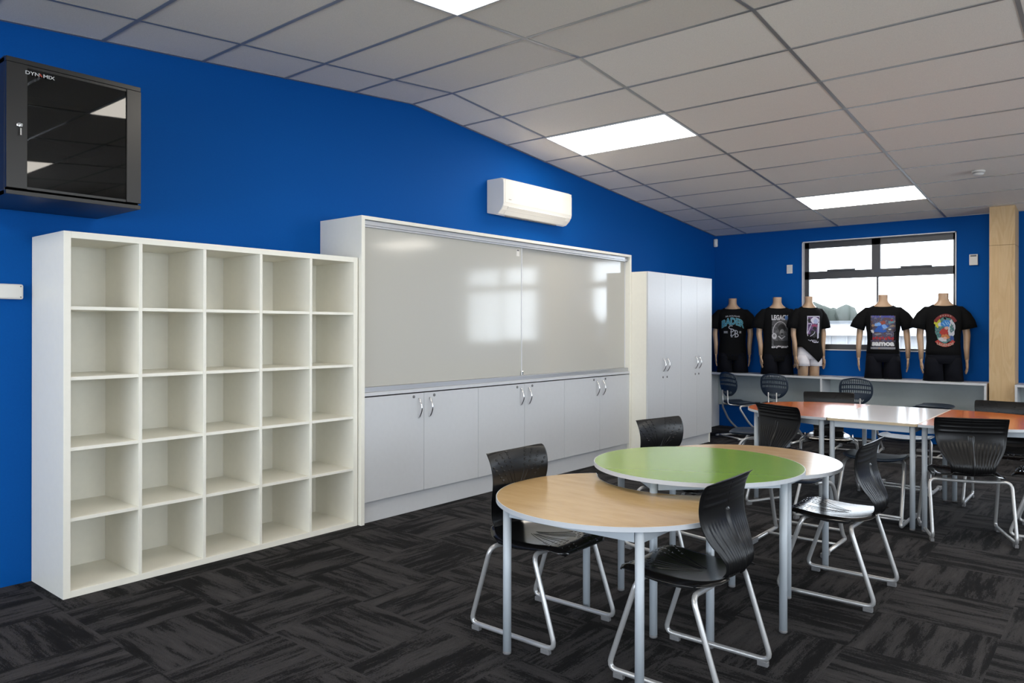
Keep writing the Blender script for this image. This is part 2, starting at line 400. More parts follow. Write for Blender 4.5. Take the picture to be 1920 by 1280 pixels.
# whiteboard cabinet
w0, w1, WH, D2 = -.895, 2.702, 2.1335, .471
t = empty('whiteboard_cabinet', (D2/2, (w0+w1)/2, 0), 0, 'long white wall cabinet with sliding whiteboards above six low cupboard doors', 'cabinet')
ox, oy = D2/2, (w0+w1)/2
for y in (w0, w1-.03): m_ = MB(); L(m_, .003, D2, y, y+.03, 0, WH); m_.build('side_panel', M_white, t)
m_ = MB(); L(m_, .003, D2, w0+.03, w1-.03, WH-.025, WH); m_.build('top_panel', M_white, t)
m_ = MB(); L(m_, .003, .03, w0+.03, w1-.03, .93, WH-.025); m_.build('back_panel', M_white, t)
m_ = MB(); L(m_, .03, D2-.03, w0+.03, w1-.03, .15, .86); m_.build('carcass', M_gap, t)
m_ = MB(); L(m_, .05, D2-.035, w0+.03, w1-.03, 0, .145); m_.build('plinth', M_cab, t)
m_ = MB(); L(m_, .03, D2-.002, w0+.03, w1-.03, .885, .91); m_.build('counter', M_cab, t)
m_ = MB(); L(m_, .395, .44, w0+.03, w1-.03, 2.062, WH-.025); L(m_, .44, .452, w0+.03, w1-.03, 2.075, 2.083); L(m_, .395, .452, w0+.03, w1-.03, .911, .945); m_.build('sliding_track', M_alu, t)
for (ya, yb, xx) in ((-.86, .91, .428), (.90, 2.668, .412)):
    m_ = MB(); L(m_, xx-.012, xx, ya, yb, .946, 2.07)
    bd = m_.build('whiteboard', M_board, t)
    m_ = MB(); L(m_, xx-.013, xx+.004, yb-.008, yb, .946, 2.07); m_.build('board_edge', M_trim, bd)
m_ = MB(); L(m_, .428, .4295, .835, .875, 1.985, 2.045, 0); m_.build('notice', M_plas, t)
m_ = MB(); L(m_, .4295, .430, .84, .87, 2.03, 2.042, 0); m_.build('notice_heading', M_foot, t)
m_ = MB(); L(m_, .43, .445, .893, .915, .95, .985, .003); m_.build('board_latch', M_chrome, t)
ds = [-.8635, -.296, .307, .91, 1.505, 2.104, 2.671]
for i in range(6):
    m_ = MB(); L(m_, D2-.027, D2-.008, ds[i]+.0015, ds[i+1]-.0015, .15, .876, .001); d = m_.build('door', M_cab, t)
    left = i % 2 == 0; y = (ds[i+1]-.055 if left else ds[i]+.055)
    handle(d, D2-.008-ox, y-oy, .694, .836); lock(d, D2-.008-ox, (y-.05 if left else y+.05)-oy, .852)
# two tall cupboards
for (t0, t1, lab) in ((2.706, 3.4505, 'tall white two-door cupboard next to the whiteboard cabinet'), (3.4515, 4.244, 'tall white two-door cupboard farthest along the blue wall')):
    D3, TH = .666, 1.955
    t = empty('tall_cupboard', (D3/2, (t0+t1)/2, 0), 0, lab, 'cupboard', 'tall white cupboards'); ox, oy = D3/2, (t0+t1)/2
    for y in (t0, t1-.018): m_ = MB(); L(m_, .003, D3-.02, y, y+.018, 0, TH); m_.build('side_panel', M_white, t)
    m_ = MB(); L(m_, .003, D3-.02, t0+.018, t1-.018, TH-.018, TH); m_.build('top_panel', M_white, t)
    m_ = MB(); L(m_, .03, D3-.03, t0+.018, t1-.018, .12, TH-.018, 0); m_.build('carcass', M_gap, t)
    m_ = MB(); L(m_, .05, D3-.03, t0+.018, t1-.018, 0, .115); m_.build('plinth', M_cab, t)
    ym = (t0+t1)/2
    for i, (ya, yb) in enumerate(((t0, ym), (ym, t1))):
        m_ = MB(); L(m_, D3-.019, D3, ya+.001, yb-.001, .118, TH, .001); d = m_.build('door', M_cab, t)
        y = yb-.045 if i == 0 else ya+.045
        handle(d, D3-ox, y-oy, .90, 1.037); lock(d, D3-ox, y-oy, .836)
# network cabinet high on the wall
ry0, ry1, rz0, rz1, RD = -3.022, -2.414, 1.976, 2.618, .55
t = empty('network_cabinet', (RD/2, (ry0+ry1)/2, rz0), 0, 'black wall-mounted network cabinet with a tinted glass door at upper left', 'network cabinet')
ox, oy = RD/2, (ry0+ry1)/2
def LR(m_, x0, x1, y0, y1, z0, z1, bev=.0015): m_.box((x0-ox, y0-oy, z0-rz0), (x1-ox, y1-oy, z1-rz0), bev)
m_ = MB(); LR(m_, .004, RD-.03, ry0, ry0+.004, rz0, rz1); LR(m_, .004, RD-.03, ry1-.004, ry1, rz0, rz1); m_.build('side_panel', M_dark, t)
m_ = MB(); LR(m_, .004, RD-.004, ry0, ry1, rz0, rz0+.02); m_.build('bottom_panel', M_dark, t)
m_ = MB(); LR(m_, .004, RD-.004, ry0, ry1, rz1-.028, rz1-.005)
for i in range(46): y = ry0+.05+i*.0112; LR(m_, RD-.09, RD-.02, y, y+.005, rz1-.005, rz1, 0)
m_.build('top_panel', M_dark, t)
m_ = MB(); LR(m_, .004, .012, ry0, ry1, rz0, rz1); m_.build('back_panel', M_dark, t)
m_ = MB(); xa, xb = RD-.028, RD
LR(m_, xa, xb, ry0, ry0+.085, rz0+.03, rz1-.03); LR(m_, xa, xb, ry1-.072, ry1, rz0+.03, rz1-.03); LR(m_, xa, xb-.006, ry0+.085, ry1-.072, rz1-.042, rz1-.03, 0); LR(m_, xa, xb-.006, ry0+.085, ry1-.072, rz0+.03, rz0+.042, 0)
door = m_.build('door', M_dark, t)
m_ = MB(); LR(m_, xb-.012, xb-.008, ry0+.085, ry1-.072, rz0+.042, rz1-.042, 0); m_.build('glass', M_tint, door)
m_ = MB(); m_.lathe([(.013, 0), (.013, .006), (.009, .008)], (xb-ox, ry0+.052-oy, 2.30-rz0), 16, 0); m_.tube([(xb-ox+.008, ry0+.052-oy, 2.30-rz0), (xb-ox+.03, ry0+.055-oy, 2.30-rz0)], .003, 6)
m_.box((xb-ox+.012, ry0+.051-oy, 2.252-rz0), (xb-ox+.015, ry0+.057-oy, 2.285-rz0)); m_.build('lock_and_key', M_chrome, door)
M_logo, M_red = mat('logo_white', (.55, .55, .55), .5), mat('logo_red', (.45, .05, .02), .5)
def logo_fn(dy): return lambda c: (xb-ox+.0005+c.z, ry0+.075-oy+dy+c.x, 2.553-rz0+c.y)
m_ = MB(); add_mesh(m_, text_mesh('DYN', .023, .0004, 1.25, .0003, 'LEFT'), logo_fn(0)); add_mesh(m_, text_mesh('MIX', .023, .0004, 1.25, .0003, 'LEFT'), logo_fn(.075)); m_.mi = 1; add_mesh(m_, text_mesh('A', .020, .0004, 1.4, .0003, 'LEFT'), logo_fn(.054))
m_.build('brand_lettering', [M_logo, M_red], door)
m_ = MB(); LR(m_, .05, .30, ry0+.07, ry1-.07, 2.06, 2.10); LR(m_, .05, .30, ry0+.07, ry1-.07, 2.30, 2.345); m_.build('patch_panel', M_dark, t)
def RP(x, y, z): return (x-ox, y-oy, z-rz0)
m_ = MB()
m_.tube([RP(.32, ry0+.15, 2.335), RP(.36, ry0+.22, 2.30), RP(.35, ry0+.30, 2.295), RP(.38, ry0+.34, 2.28)], .003, 6, .03)
m_.tube([RP(.36, ry0+.35, 2.38), RP(.38, ry0+.32, 2.31), RP(.36, ry0+.325, 2.20)], .003, 6, .03); m_.build('cable', M_plas, t)

# heat pump
a0, a1 = .93, 1.99
t = empty('heat_pump', (0, (a0+a1)/2, 2.37), 0, 'white wall-mounted heat pump unit on the blue wall above the whiteboards', 'air conditioner')
prof = [(.003, 2.715), (.17, 2.715), (.196, 2.700), (.203, 2.67), (.203, 2.49), (.196, 2.462), (.175, 2.43), (.135, 2.395), (.10, 2.388), (.003, 2.41)]
def slab(pr, y0, y1):
    m_ = MB(); n_ = len(pr); cy = (a0+a1)/2
    ringpts = lambda y, s_: [(.1+(x-.1)*s_ if x > .02 else x, y-cy, (2.55+(z-2.55)*s_)-2.37) for x, z in pr]
    m_.loft([ringpts(y0, .97), ringpts(y0+.01, 1), ringpts(y1-.01, 1), ringpts(y1, .97)])
    for f in m_.bm.faces: f.smooth = False
    return m_
slab(prof, a0, a1).build('casing', M_plas, t)
m_ = MB(); m_.box((.2025, a0+.02-1.46, 2.492-2.37), (.2055, a1-.012-1.46, 2.70-2.37), .001); m_.build('front_panel', mat('heat_pump_front', (.78, .74, .68), .3), t)
m_ = MB(); m_.prism([(.196, .094), (.200, .088), (.142, .026), (.138, .03)], -.46, .44, axis=1); m_.build('louvre', M_plas, t)
m_ = MB(); m_.box((.1, -.40, .0135), (.118, .38, .019)); m_.build('outlet_slot', M_foot, t)
m_ = MB(); add_mesh(m_, text_mesh('- - - -', .012), lambda c: (.206+c.z, c.x-.44, .16+c.y)); bpy_me = m_; bpy_me.bm.clear(); m_.box((.2055, -.465, .150), (.2062, -.425, .155)); m_.build('badge', M_foot, t)

# small wall fittings
def plate(name, lab, cat, p0, p1, bev=.004):
    c = [(p0[i]+p1[i])/2 for i in range(3)]; t = empty(name, c, 0, lab, cat)
    MB().box([p0[i]-c[i] for i in range(3)], [p1[i]-c[i] for i in range(3)], bev).build('cover', M_plas, t); return t, c
t, c = plate('wall_plate', 'white rounded plate screwed to the blue wall left of the bookcase', 'wall plate', (.002, -3.30, 1.506), (.028, -2.789, 1.586), .009)
m_ = MB()
for y in (-2.803,): 
    for z in (1.518, 1.574): m_.lathe([(.0035, .0125), (.0035, .0145)], (0, y-c[1], z-c[2]), 8, 0)
m_.build('screw', M_foot, t)
t, c = plate('light_switch', 'white rectangular switch plate on the far wall left of the window', 'switch', (1.015, YF-.012, 2.09), (1.09, YF-.001, 2.205), .003)
MB().box((-.01, -.009, -.015), (.01, -.005, .015), .001).build('rocker', M_trim, t)
t, c = plate('wall_sensor', 'white sensor box on the far wall beside the pine column', 'sensor', (3.105, YF-.03, 2.09), (3.19, YF-.001, 2.215), .004)
MB().box((-.03, -.018, .035), (.03, -.0145, .052), .001).build('lens', M_foot, t)
t = empty('alarm_sensor', (.03, YF-.04, 2.56), 0, 'tiny white alarm sensor high in the corner of the two blue walls', 'sensor')
MB().lathe([(.02, -.055), (.03, -.045), (.03, .05), (.024, .058)], (0, 0, 0), 16).build('casing', M_plas, t)
MB().box((-.008, .0, -.01), (.008, .038, .02)).build('bracket', M_plas, t)

# ================================================================== bench units along the far wall
def bench(name, x0, x1, divs, zt, lab, endchip=False):
    yf_, yb_ = 5.40, YF-.004
    t = empty(name, ((x0+x1)/2, (yf_+yb_)/2, 0), 0, lab, 'bench', 'white study benches along the far wall')
    ox_, oy_ = (x0+x1)/2, (yf_+yb_)/2
    def B(nm, m_, a, b): MB().box((a[0]-ox_, a[1]-oy_, a[2]), (b[0]-ox_, b[1]-oy_, b[2]), .001).build(nm, m_, t)
    B('bench_top', M_cab, (x0, yf_, zt-.025), (x1, yb_, zt))
    B('side_panel', M_cab, (x0, yf_+.002, 0), (x0+.022, yb_, zt-.025))
    if endchip: B('side_panel', M_cab, (x1-.022, yf_+.002, 0), (x1-.0015, yb_, zt-.025)); B('end_facing', M_chip, (x1-.0015, yf_+.022, 0), (x1+.002, yb_, zt-.004))
    else: B('side_panel', M_cab, (x1-.022, yf_+.002, 0), (x1, yb_, zt-.025))
    for d in divs: B('divider', M_cab, (d-.011, yf_+.002, .30), (d+.011, yb_, zt-.025))
    B('back_panel', M_panel, (x0+.022, yb_-.04, .30), (x1-.022, yb_-.022, zt-.025))
bench('study_bench', .05, 3.322, [1.575], .764, 'long white bench under the window carrying the shop dummies', True)
bench('study_bench', 3.58, 6.4, [5.0], .764, 'white bench end just visible to the right of the pine column')

# ================================================================== tables
def leg(parent, x, y, h, r=.0175):
    m_ = MB(); m_.lathe([(r, .012), (r, h)], (x, y, 0), 16); l_ = m_.build('leg', M_leg, parent)
    MB().lathe([(r*.8, 0), (r*1.02, .004), (r*1.02, .014)], (x, y, 0), 16).build('foot', M_foot, l_)
def table(name, lab, cat, c, rz, poly, z, topm, edgem, legs, th=.018, group=None, apron=None):
    t = empty(name, (c[0], c[1], 0), rz, lab, cat, group)
    def shrink(p, d):
        out = []; n_ = len(p)
        for i in range(n_):
            a, b, q = Vector(p[i-1]), Vector(p[(i+1) % n_]), Vector(p[i]); tt = (b-a).normalized(); out.append((q.x-tt.y*d, q.y+tt.x*d))
        return out
    inner = shrink(poly, .004)
    MB().prism(inner, z-th, z).build('tabletop', topm, t)
    n_ = len(poly); m_ = MB()
    V = [(p[0], p[1], h) for h in (z-th-.0005, z-.0005) for p in poly]+[(p[0], p[1], h) for h in (z-th-.0005, z-.0005) for p in inner]
    m_.faces(V, [(i, (i+1) % n_, n_+(i+1) % n_, n_+i) for i in range(n_)]+[(2*n_+i, 3*n_+i, 3*n_+(i+1) % n_, 2*n_+(i+1) % n_) for i in range(n_)]
             + [(n_+i, n_+(i+1) % n_, 3*n_+(i+1) % n_, 3*n_+i) for i in range(n_)]+[(i, 2*n_+i, 2*n_+(i+1) % n_, (i+1) % n_) for i in range(n_)])
    m_.build('edge_band', edgem, t)
    for x, y in legs: leg(t, x, y, z-th)
    ap = apron or [(legs[i], legs[(i+1) % len(legs)]) for i in range(len(legs))]
    m_ = MB()
    for (p, q) in ap:
        p, q = Vector((*p, 0)), Vector((*q, 0)); d = (q-p).normalized(); s_ = Vector((-d.y, d.x, 0))*.010; p = p+d*.018; q = q-d*.018; za, zb = z-th-.045, z-th-.001
        v = [p+s_, p-s_, q-s_, q+s_]
        m_.faces([(a.x, a.y, za) for a in v]+[(a.x, a.y, zb) for a in v], [(3, 2, 1, 0), (4, 5, 6, 7), (0, 1, 5, 4), (1, 2, 6, 5), (2, 3, 7, 6), (3, 0, 4, 7)])
    m_.build('apron', M_leg, t)
    return t
circ = lambda R, n_=72: [(R*cos(2*pi*i/n_), R*sin(2*pi*i/n_)) for i in range(n_)]
GZ, WZ, TZ = .712, .637, .722
GC = (2.923, -.837)
table('round_table', 'lime green round table standing between two lower wood-topped tables', 'table', GC, 0, circ(.492), GZ, M_green, M_edge,
      [(.0, -.42), (.42, .0), (0, .42), (-.42, 0)])
def crescent(R, bc, br):
    # outer circle at origin minus bite circle (bc, br); tips slightly rounded
    pts = []; n_ = 180
    for i in range(n_):
        a = 2*pi*i/n_; p = (R*cos(a), R*sin(a))
        if (p[0]-bc[0])**2+(p[1]-bc[1])**2 > (br+.008)**2: pts.append((a, p))
    # rotate list so it starts after the gap
    angs = [a for a, _ in pts]; g = max(range(len(angs)), key=lambda i: (angs[i]-angs[i-1]) % (2*pi)); pts = pts[g:]+pts[:g]
    out = [p for _, p in pts]
    e, s_ = out[-1], out[0]
    ae = math.atan2(e[1]-bc[1], e[0]-bc[0]); as_ = math.atan2(s_[1]-bc[1], s_[0]-bc[0])
    # go from e to s_ along the bite inside the table (clockwise or ccw through origin side)
    a_mid = math.atan2(-bc[1], -bc[0])
    d = (as_-ae) % (2*pi)
    if not ((a_mid-ae) % (2*pi) < d): d -= 2*pi
    K = 40
    for i in range(1, K): 
        a = ae+d*(.02+.96*i/K); out.append((bc[0]+br*cos(a), bc[1]+br*sin(a)))
    return out
lw = [(-.29, -.375), (.33, -.36), (.335, .225), (-.31, .245)]
table('crescent_table', 'pale birch crescent-shaped table nearest the camera, curving round the green one', 'table', (2.825, -1.42), 0, crescent(.512, (.03, .57), .41), WZ, M_birch, M_edge,
      lw, group='birch crescent tables', apron=[(lw[0], lw[1]), (lw[3], lw[0]), (lw[1], lw[2])])
lw2 = [(-.33, .34), (.335, .345), (.33, -.24), (-.31, -.24)]
table('crescent_table', 'birch crescent-shaped table behind the green one, shining in the window light', 'table', (2.878, -.157), 0, crescent(.507, (.03, -.62), .41), WZ, M_birch, M_edge,
      lw2, group='birch crescent tables', apron=[(lw2[0], lw2[1]), (lw2[3], lw2[0]), (lw2[1], lw2[2])])
def rrect(x0, x1, y0, y1, r=.02):
    out = []
    for cx_, cy_, a in ((x1-r, y0+r, -pi/2), (x1-r, y1-r, 0), (x0+r, y1-r, pi/2), (x0+r, y0+r, pi)):
        for i in range(5): out.append((cx_+r*cos(a+i*pi/8), cy_+r*sin(a+i*pi/8)))
    return out
table('rectangular_table', 'pale rectangular table between two orange end tables', 'table', (3.147, 1.985), 0, rrect(-.293, .293, -.6, .6), TZ, M_greyl, M_edgew,
      [(-.262, -.565), (.258, -.565), (.258, .565), (-.262, .565)])
def dshape(s_):
    out = []; K = 40
    for i in range(K+1):
        a = -pi/2+pi*i/K; e = 2/2.45
        out.append((s_*.755*abs(cos(a))**e, .6*math.copysign(abs(sin(a))**e, sin(a))))
    return out if s_ > 0 else out[::-1]
table('end_table', 'orange D-shaped end table at the left of the far table row', 'table', (2.851, 1.985), 0, dshape(-1), TZ, M_orange, M_edge,
      [(-.04, -.565), (-.04, .565), (-.60, .35), (-.615, -.33)], group='orange end tables')
table('end_table', 'orange D-shaped end table at the right of the far table row', 'table', (3.443, 1.985), 0, dshape(1), TZ, M_orange, M_edge,
      [(.03, .565), (.03, -.545), (.615, -.33), (.60, .35)], group='orange end tables')

# ================================================================== black shell chair
def interp(P, t):
    x = t*(len(P)-1); i = min(int(x), len(P)-2); f = x-i
    p0, p1, p2, p3 = P[max(i-1, 0)], P[i], P[i+1], P[min(i+2, len(P)-1)]
    return tuple(.5*((2*b)+(-a+c)*f+(2*a-5*b+4*c-d)*f*f+(-a+3*b-3*c+d)*f**3) for a, b, c, d in zip(p0, p1, p2, p3))
# profile: y, z, half width
BACK = [(-.170, .792, .204), (-.162, .775, .210), (-.150, .735, .209), (-.145, .680, .204), (-.152, .630, .196), (-.172, .580, .178), (-.196, .535, .150), (-.213, .495, .130), (-.212, .460, .124), (-.195, .436, .124)]
SEAT = [(-.205, .446, .120), (-.185, .431, .150), (-.14, .421, .188), (-.08, .415, .203), (0, .413, .206), (.08, .417, .206), (.14, .424, .203), (.19, .424, .196), (.222, .412, .178), (.235, .397, .15)]
def shell(P, curve, nu, nv, th, rib=None):
    m_ = MB(); G = {}
    def surf(u, v):     # u -1..1, v 0..1 -> point, normal
        y, z, w = interp(P, v); y2, z2, _ = interp(P, min(v+.01, 1)); y1, z1, _ = interp(P, max(v-.01, 0))
        ty, tz = y2-y1, z2-z1; l_ = sqrt(ty*ty+tz*tz) or 1; ny, nz = -tz/l_, ty/l_
        if P is SEAT: 
            if nz < 0: ny, nz = -ny, -nz
        elif ny < 0: ny, nz = -ny, -nz
        c = curve(u, v)
        return Vector((u*w, y+ny*c, z+nz*c)), Vector((0, ny, nz))
    for side in (0, 1):
        for j in range(nv+1):
            for i in range(nu+1):
                u = -1+2*i/nu; v = j/nv; p, n_ = surf(u, v)
                if side: 
                    d = th+(rib(u, v) if rib else 0); e = min(1, (1-abs(u))*12, v*30+.3, (1-v)*30+.3); p = p-n_*d*max(.35, e)
                G[side, i, j] = m_.bm.verts.new(p)
    def q(*a):
        f = m_.bm.faces.new(a); f.smooth = True
    for j in range(nv):
        for i in range(nu):
            q(G[0, i, j], G[0, i+1, j], G[0, i+1, j+1], G[0, i, j+1]); q(G[1, i, j], G[1, i, j+1], G[1, i+1, j+1], G[1, i+1, j])
    for j in range(nv): q(G[0, 0, j], G[0, 0, j+1], G[1, 0, j+1], G[1, 0, j]); q(G[0, nu, j], G[1, nu, j], G[1, nu, j+1], G[0, nu, j+1])
    for i in range(nu): q(G[0, i, 0], G[1, i, 0], G[1, i+1, 0], G[0, i+1, 0]); q(G[0, i, nv], G[0, i+1, nv], G[1, i+1, nv], G[1, i, nv])
    return m_, surf
def grip(m_, surf, rows):
    segs = []
    for (u0, v0, u1, v1, w) in rows:
        K = 1 if abs(v1-v0) < .05 else 7
        for q in range(K): f, g = q/K, (q+1)/K; segs.append((u0+(u1-u0)*f, v0+(v1-v0)*f, u0+(u1-u0)*g, v0+(v1-v0)*g, w))
    for (u0, v0, u1, v1, w) in segs:
        a, n1 = surf(u0, v0); b, n2 = surf(u1, v1); d = (b-a).normalized(); s_ = d.cross(n1).normalized()*w
        A, Bq = a-n1*.0005, b-n2*.0005; h1, h2 = n1*.0018, n2*.0018
        m_.faces([A+s_, A-s_, Bq-s_, Bq+s_, A+s_*.5+h1, A-s_*.5+h1, Bq-s_*.5+h2, Bq+s_*.5+h2], [(4, 5, 6, 7), (0, 1, 5, 4), (1, 2, 6, 5), (2, 3, 7, 6), (3, 0, 4, 7)])
def fan(vlo, vhi, sgn_v):
    out = []
    for s_ in (-1, 1):
        for kx in range(4):
            ang = .28+.19*kx
            for r in range(5):
                rr = .62+.085*r; u = s_*rr*sin(ang)*1.25; v = vlo+(vhi-vlo)*rr*cos(ang)
                if abs(u) < .93: out.append((u-.03*s_, v, u+.035*s_, v+.005*sgn_v, .006))
            u0_, u1_ = s_*.12*sin(ang), s_*.60*sin(ang)*1.2
            out.append((u0_, vlo+(vhi-vlo)*.15*cos(ang), u1_, vlo+(vhi-vlo)*.58*cos(ang), .0016))
    return out
def ribs(u, v):
    r = 0
    if v > .42 and v < .93: r += .0032*max(0, cos(u*pi*17))*min(1, (v-.42)*8)*(1-.6*(abs(u) < .07))*max(0, min(1, (.95-abs(u))*9))
    if .06 < v < .30 and abs(u) > .02: r += .0026*max(0, cos((v-.06)*2*pi/.058))*max(0, min(1, (.93-abs(u))*9))
    if abs(u) < .075 and v > .35: r += .007*(1-(u/.075)**2)
    return r
root = empty('student_chair', (0, 0, 0))
m_, sf = shell(BACK, lambda u, v: .018*u*u*(1-.3*v)-.018*abs(u)**2.5*max(0, 1-v/.35)**2, 76, 104, .005, ribs)
grip(m_, sf, fan(.62, .03, -1)); m_.build('backrest', M_blackb, root, fix=True)
m_, sf = shell(SEAT, lambda u, v: (.010*u*u-.018*max(0, abs(u)-.86)/.14)*(1-.3*v), 30, 30, .006)
grip(m_, sf, fan(.30, 1.0, 1))
# side skirt under the seat
for s_ in (-1, 1): m_.prism([(-.13, .425), (-.10, .398), (0, .392), (.10, .404), (.16, .418), (.10, .414), (-.05, .409), (-.11, .417)], s_*.192, s_*.199, axis=0)
m_.build('seat', M_black, root)
ft = .027; hx = .232
m_ = MB(); m_.tube([(-hx, -.235, ft), (-hx, -.118, .388), (-.09, -.112, .380), (.09, -.112, .380), (hx, -.118, .388), (hx, -.235, ft), (hx, .24, ft), (hx-.01, .115, .397), (.09, .11, .392), (-.09, .11, .392), (-hx+.01, .115, .397), (-hx, .24, ft)], .0108, 10, .045, closed=True)
m_.build('frame', M_tube, root)
for s_ in (-1, 1):
    for y in (-.20, .19):
        MB().box((s_*hx-.011, y-.022, .0), (s_*hx+.011, y+.022, .022), .003).build('glide', M_foot, root)
CH = 'black moulded student chair '
chairs = [
 ((2.468, -1.458), -90, CH+'facing right at the nearest birch table, beside the cupboards', 0),
 ((3.198, -1.450), 90, CH+'in the foreground, side-on at right of the nearest birch table', 0),
 ((3.367, -.095), 90, CH+'with a brightly shining seat, right of the rear birch table', 0),
 ((2.395, .015), -102, CH+'whose back alone rises behind the left edge of the green table', 0),
 ((2.565, 1.51), -24, CH+'with ribbed back turned, standing at the left orange end table', 0),
 ((2.50, 2.625), 197, CH+'facing the camera across the left orange end table', 0),
 ((3.700, 1.50), 21, CH+'with ribbed back turned, standing at the right orange end table', 0),
 ((3.785, 2.63), 180, CH+'facing the camera across the right orange end table', 0),
 ((4.17, 1.84), 90, CH+'cut off by the right edge of the photo', 0),
]
for i, (c, a, lab, _) in enumerate(chairs):
    o = root if i == 0 else copy_tree(root)
    o.location = (c[0], c[1], 0); o.rotation_euler = (0, 0, radians(a)); tag(o, lab, 'chair', 'black moulded chairs at the tables')

# ================================================================== navy seats (stools and round-backed chairs), local front = +Y
def navy_base(root, sz=.45, bars=False):
    m_ = MB(); pts = []
    ring = []
    for i in range(32):
        a = 2*pi*i/32; e = .62; ring.append((.205*math.copysign(abs(cos(a))**e, cos(a)), .19*math.copysign(abs(sin(a))**e, sin(a))))
    rs = []
    for s_, z in ((.90, sz-.022), (1.0, sz-.012), (1.0, sz-.004), (.95, sz), (.6, sz-.006), (.1, sz-.008)):
        rs.append([(x*s_, y*s_+.02, z+.012*(x*s_/.2)**2-(.012 if y*s_ > .14 else 0)) for x, y in ring])
    m_.loft(rs); m_.build('seat', M_navy, root)
    for s_ in (-1, 1):
        MB().tube([(s_*.15, .12, sz-.03), (s_*.20, -.03, sz-.035), (s_*.215, -.19, .055), (s_*.22, -.23, .018), (s_*.22, .20, .018)] if not bars else
                  [(s_*.17, .12, sz-.035), (s_*.17, -.16, sz-.035), (s_*.20, -.02, .20), (s_*.22, .20, .018), (s_*.22, -.20, .018)], .0125, 10, .07).build('side_frame', M_tube, root)
        MB().box((s_*.22-.016, .13, 0), (s_*.22+.016, .225, .03), .005).build('foot', M_foot, root)
    for y, z in ((-.205, .075), (-.05, .022)) if not bars else ((.10, .10), (-.16, .022)): MB().tube([(-.215, y, z), (.215, y, z)], .009, 8).build('cross_rail', M_tube, root)
    MB().tube([(-.17, .05, sz-.04), (.17, .05, sz-.04)], .010, 8).build('seat_bearer', M_tube, root)
stool = empty('stool', (0, 0, 0)); navy_base(stool)
SG = 'dark navy stools'
stools = [((2.915, .62), 180, 0, 'dark navy stool half hidden behind the rear birch table'),
          ((3.12, 1.62), 0, 0, 'dark navy stool under the near end of the pale rectangular table'),
          ((3.07, 2.80), 0, 0, 'dark navy stool under the far end of the pale rectangular table'),
          ((1.93, 2.28), -75, 0, 'dark navy stool left of the left orange end table'),
          ((2.93, 4.85), 90, .09, 'dark navy stool standing before the study bench, its seat above the tabletop line')]
for i, (c, a, dz, lab) in enumerate(stools):
    if dz: 
        o = empty('stool', (0, 0, 0)); navy_base(o, .45+dz)
    else: o = stool if i == 0 else copy_tree(stool)
    o.location = (c[0], c[1], 0); o.rotation_euler = (0, 0, radians(a)); tag(o, lab, 'stool', SG)
rb = empty('round_back_chair', (0, 0, 0)); navy_base(rb, .45, True)
m_ = MB(); G = {}; nr, nc = 44, 48
def bp(i, j):       # polar-ish fan grid mapped into a rounded shield outline
    u = -1+2*i/nc; v = j/nr
    w = .172*(1-abs(2*abs(v-.58)) ** 3.2*.42) if v > .58 else .172*sqrt(max(.0, 1-((.58-v)/.60)**2.1))
    z = .525+.30*v-.028*u*u*(v-.2)*1.2
    return (u*w, -.205-.02*v+.030*u*u+.012*sin(v*pi), z)
for j in range(nr+1):
    for i in range(nc+1): G[i, j] = m_.bm.verts.new(bp(i, j))
for j in range(nr):
    for i in range(nc):
        v = j/nr; band = any(a <= v < b for a, b in ((.10, .20), (.44, .54), (.60, .72), (.78, .91)))
        lim = .62 if v < .3 else .86
        if band and i % 3 and abs(-1+2*(i+.5)/nc) < lim and not (v < .5 and v > .3 and abs(-1+2*(i+.5)/nc) < .0): continue
        f = m_.bm.faces.new((G[i, j], G[i+1, j], G[i+1, j+1], G[i, j+1])); f.smooth = True
bmesh.ops.delete(m_.bm, geom=[v for v in m_.bm.verts if not v.link_faces], context='VERTS')
bk = m_.build('backrest', M_navy, rb); sm = bk.modifiers.new('thickness', 'SOLIDIFY'); sm.thickness = .008; sm.offset = 0
for s_ in (-1, 1): MB().tube([(s_*.05, -.228, .60), (s_*.05, -.222, .43), (s_*.10, -.10, .415)], .0085, 8, .03).build('back_bar', M_tube, rb)
RBG = 'navy round-backed chairs at the study bench'
for i, (c, a, lab) in enumerate([((.79, 4.80), -30, 'navy round-backed chair beside the tall cupboards, turned aside'),
                                 ((1.27, 4.86), -4, 'navy round-backed chair between the second dummy and the tables'),
                                 ((2.19, 4.73), 6, 'navy round-backed chair whose back shows behind a black chair at the orange table')]):
    o = rb if i == 0 else copy_tree(rb)
    o.location = (c[0], c[1], 0); o.rotation_euler = (0, 0, radians(a)); tag(o, lab, 'chair', RBG)

# ================================================================== shop dummies
SH = [(.30, .178, .112), (.36, .172, .108), (.45, .166, .104), (.55, .172, .108), (.64, .186, .116), (.72, .196, .120), (.79, .198, .113), (.828, .182, .098), (.853, .148, .084), (.870, .118, .078), (.880, .096, .073)]
def shab(z):
    if z <= SH[0][0]: return SH[0][1:]
    for p, q in zip(SH, SH[1:]):
        if p[0] <= z <= q[0]:
            f = (z-p[0])/(q[0]-p[0]); return tuple(p[i]+(q[i]-p[i])*f for i in (1, 2))
    return SH[-1][1:]
def front(x, z, off=.004):
    a, b = shab(z); f = max(0, 1-(abs(x)/a)**2.3); return -(b*f**(1/2.3))-off
def ring_(z, a, b, n_=32, e=2/2.3, cx_=0, cy_=0):
    return [(cx_+a*math.copysign(abs(cos(t))**e, cos(t)), cy_+b*math.copysign(abs(sin(t))**e, sin(t)), z) for t in [2*pi*i/n_ for i in range(n_)]]
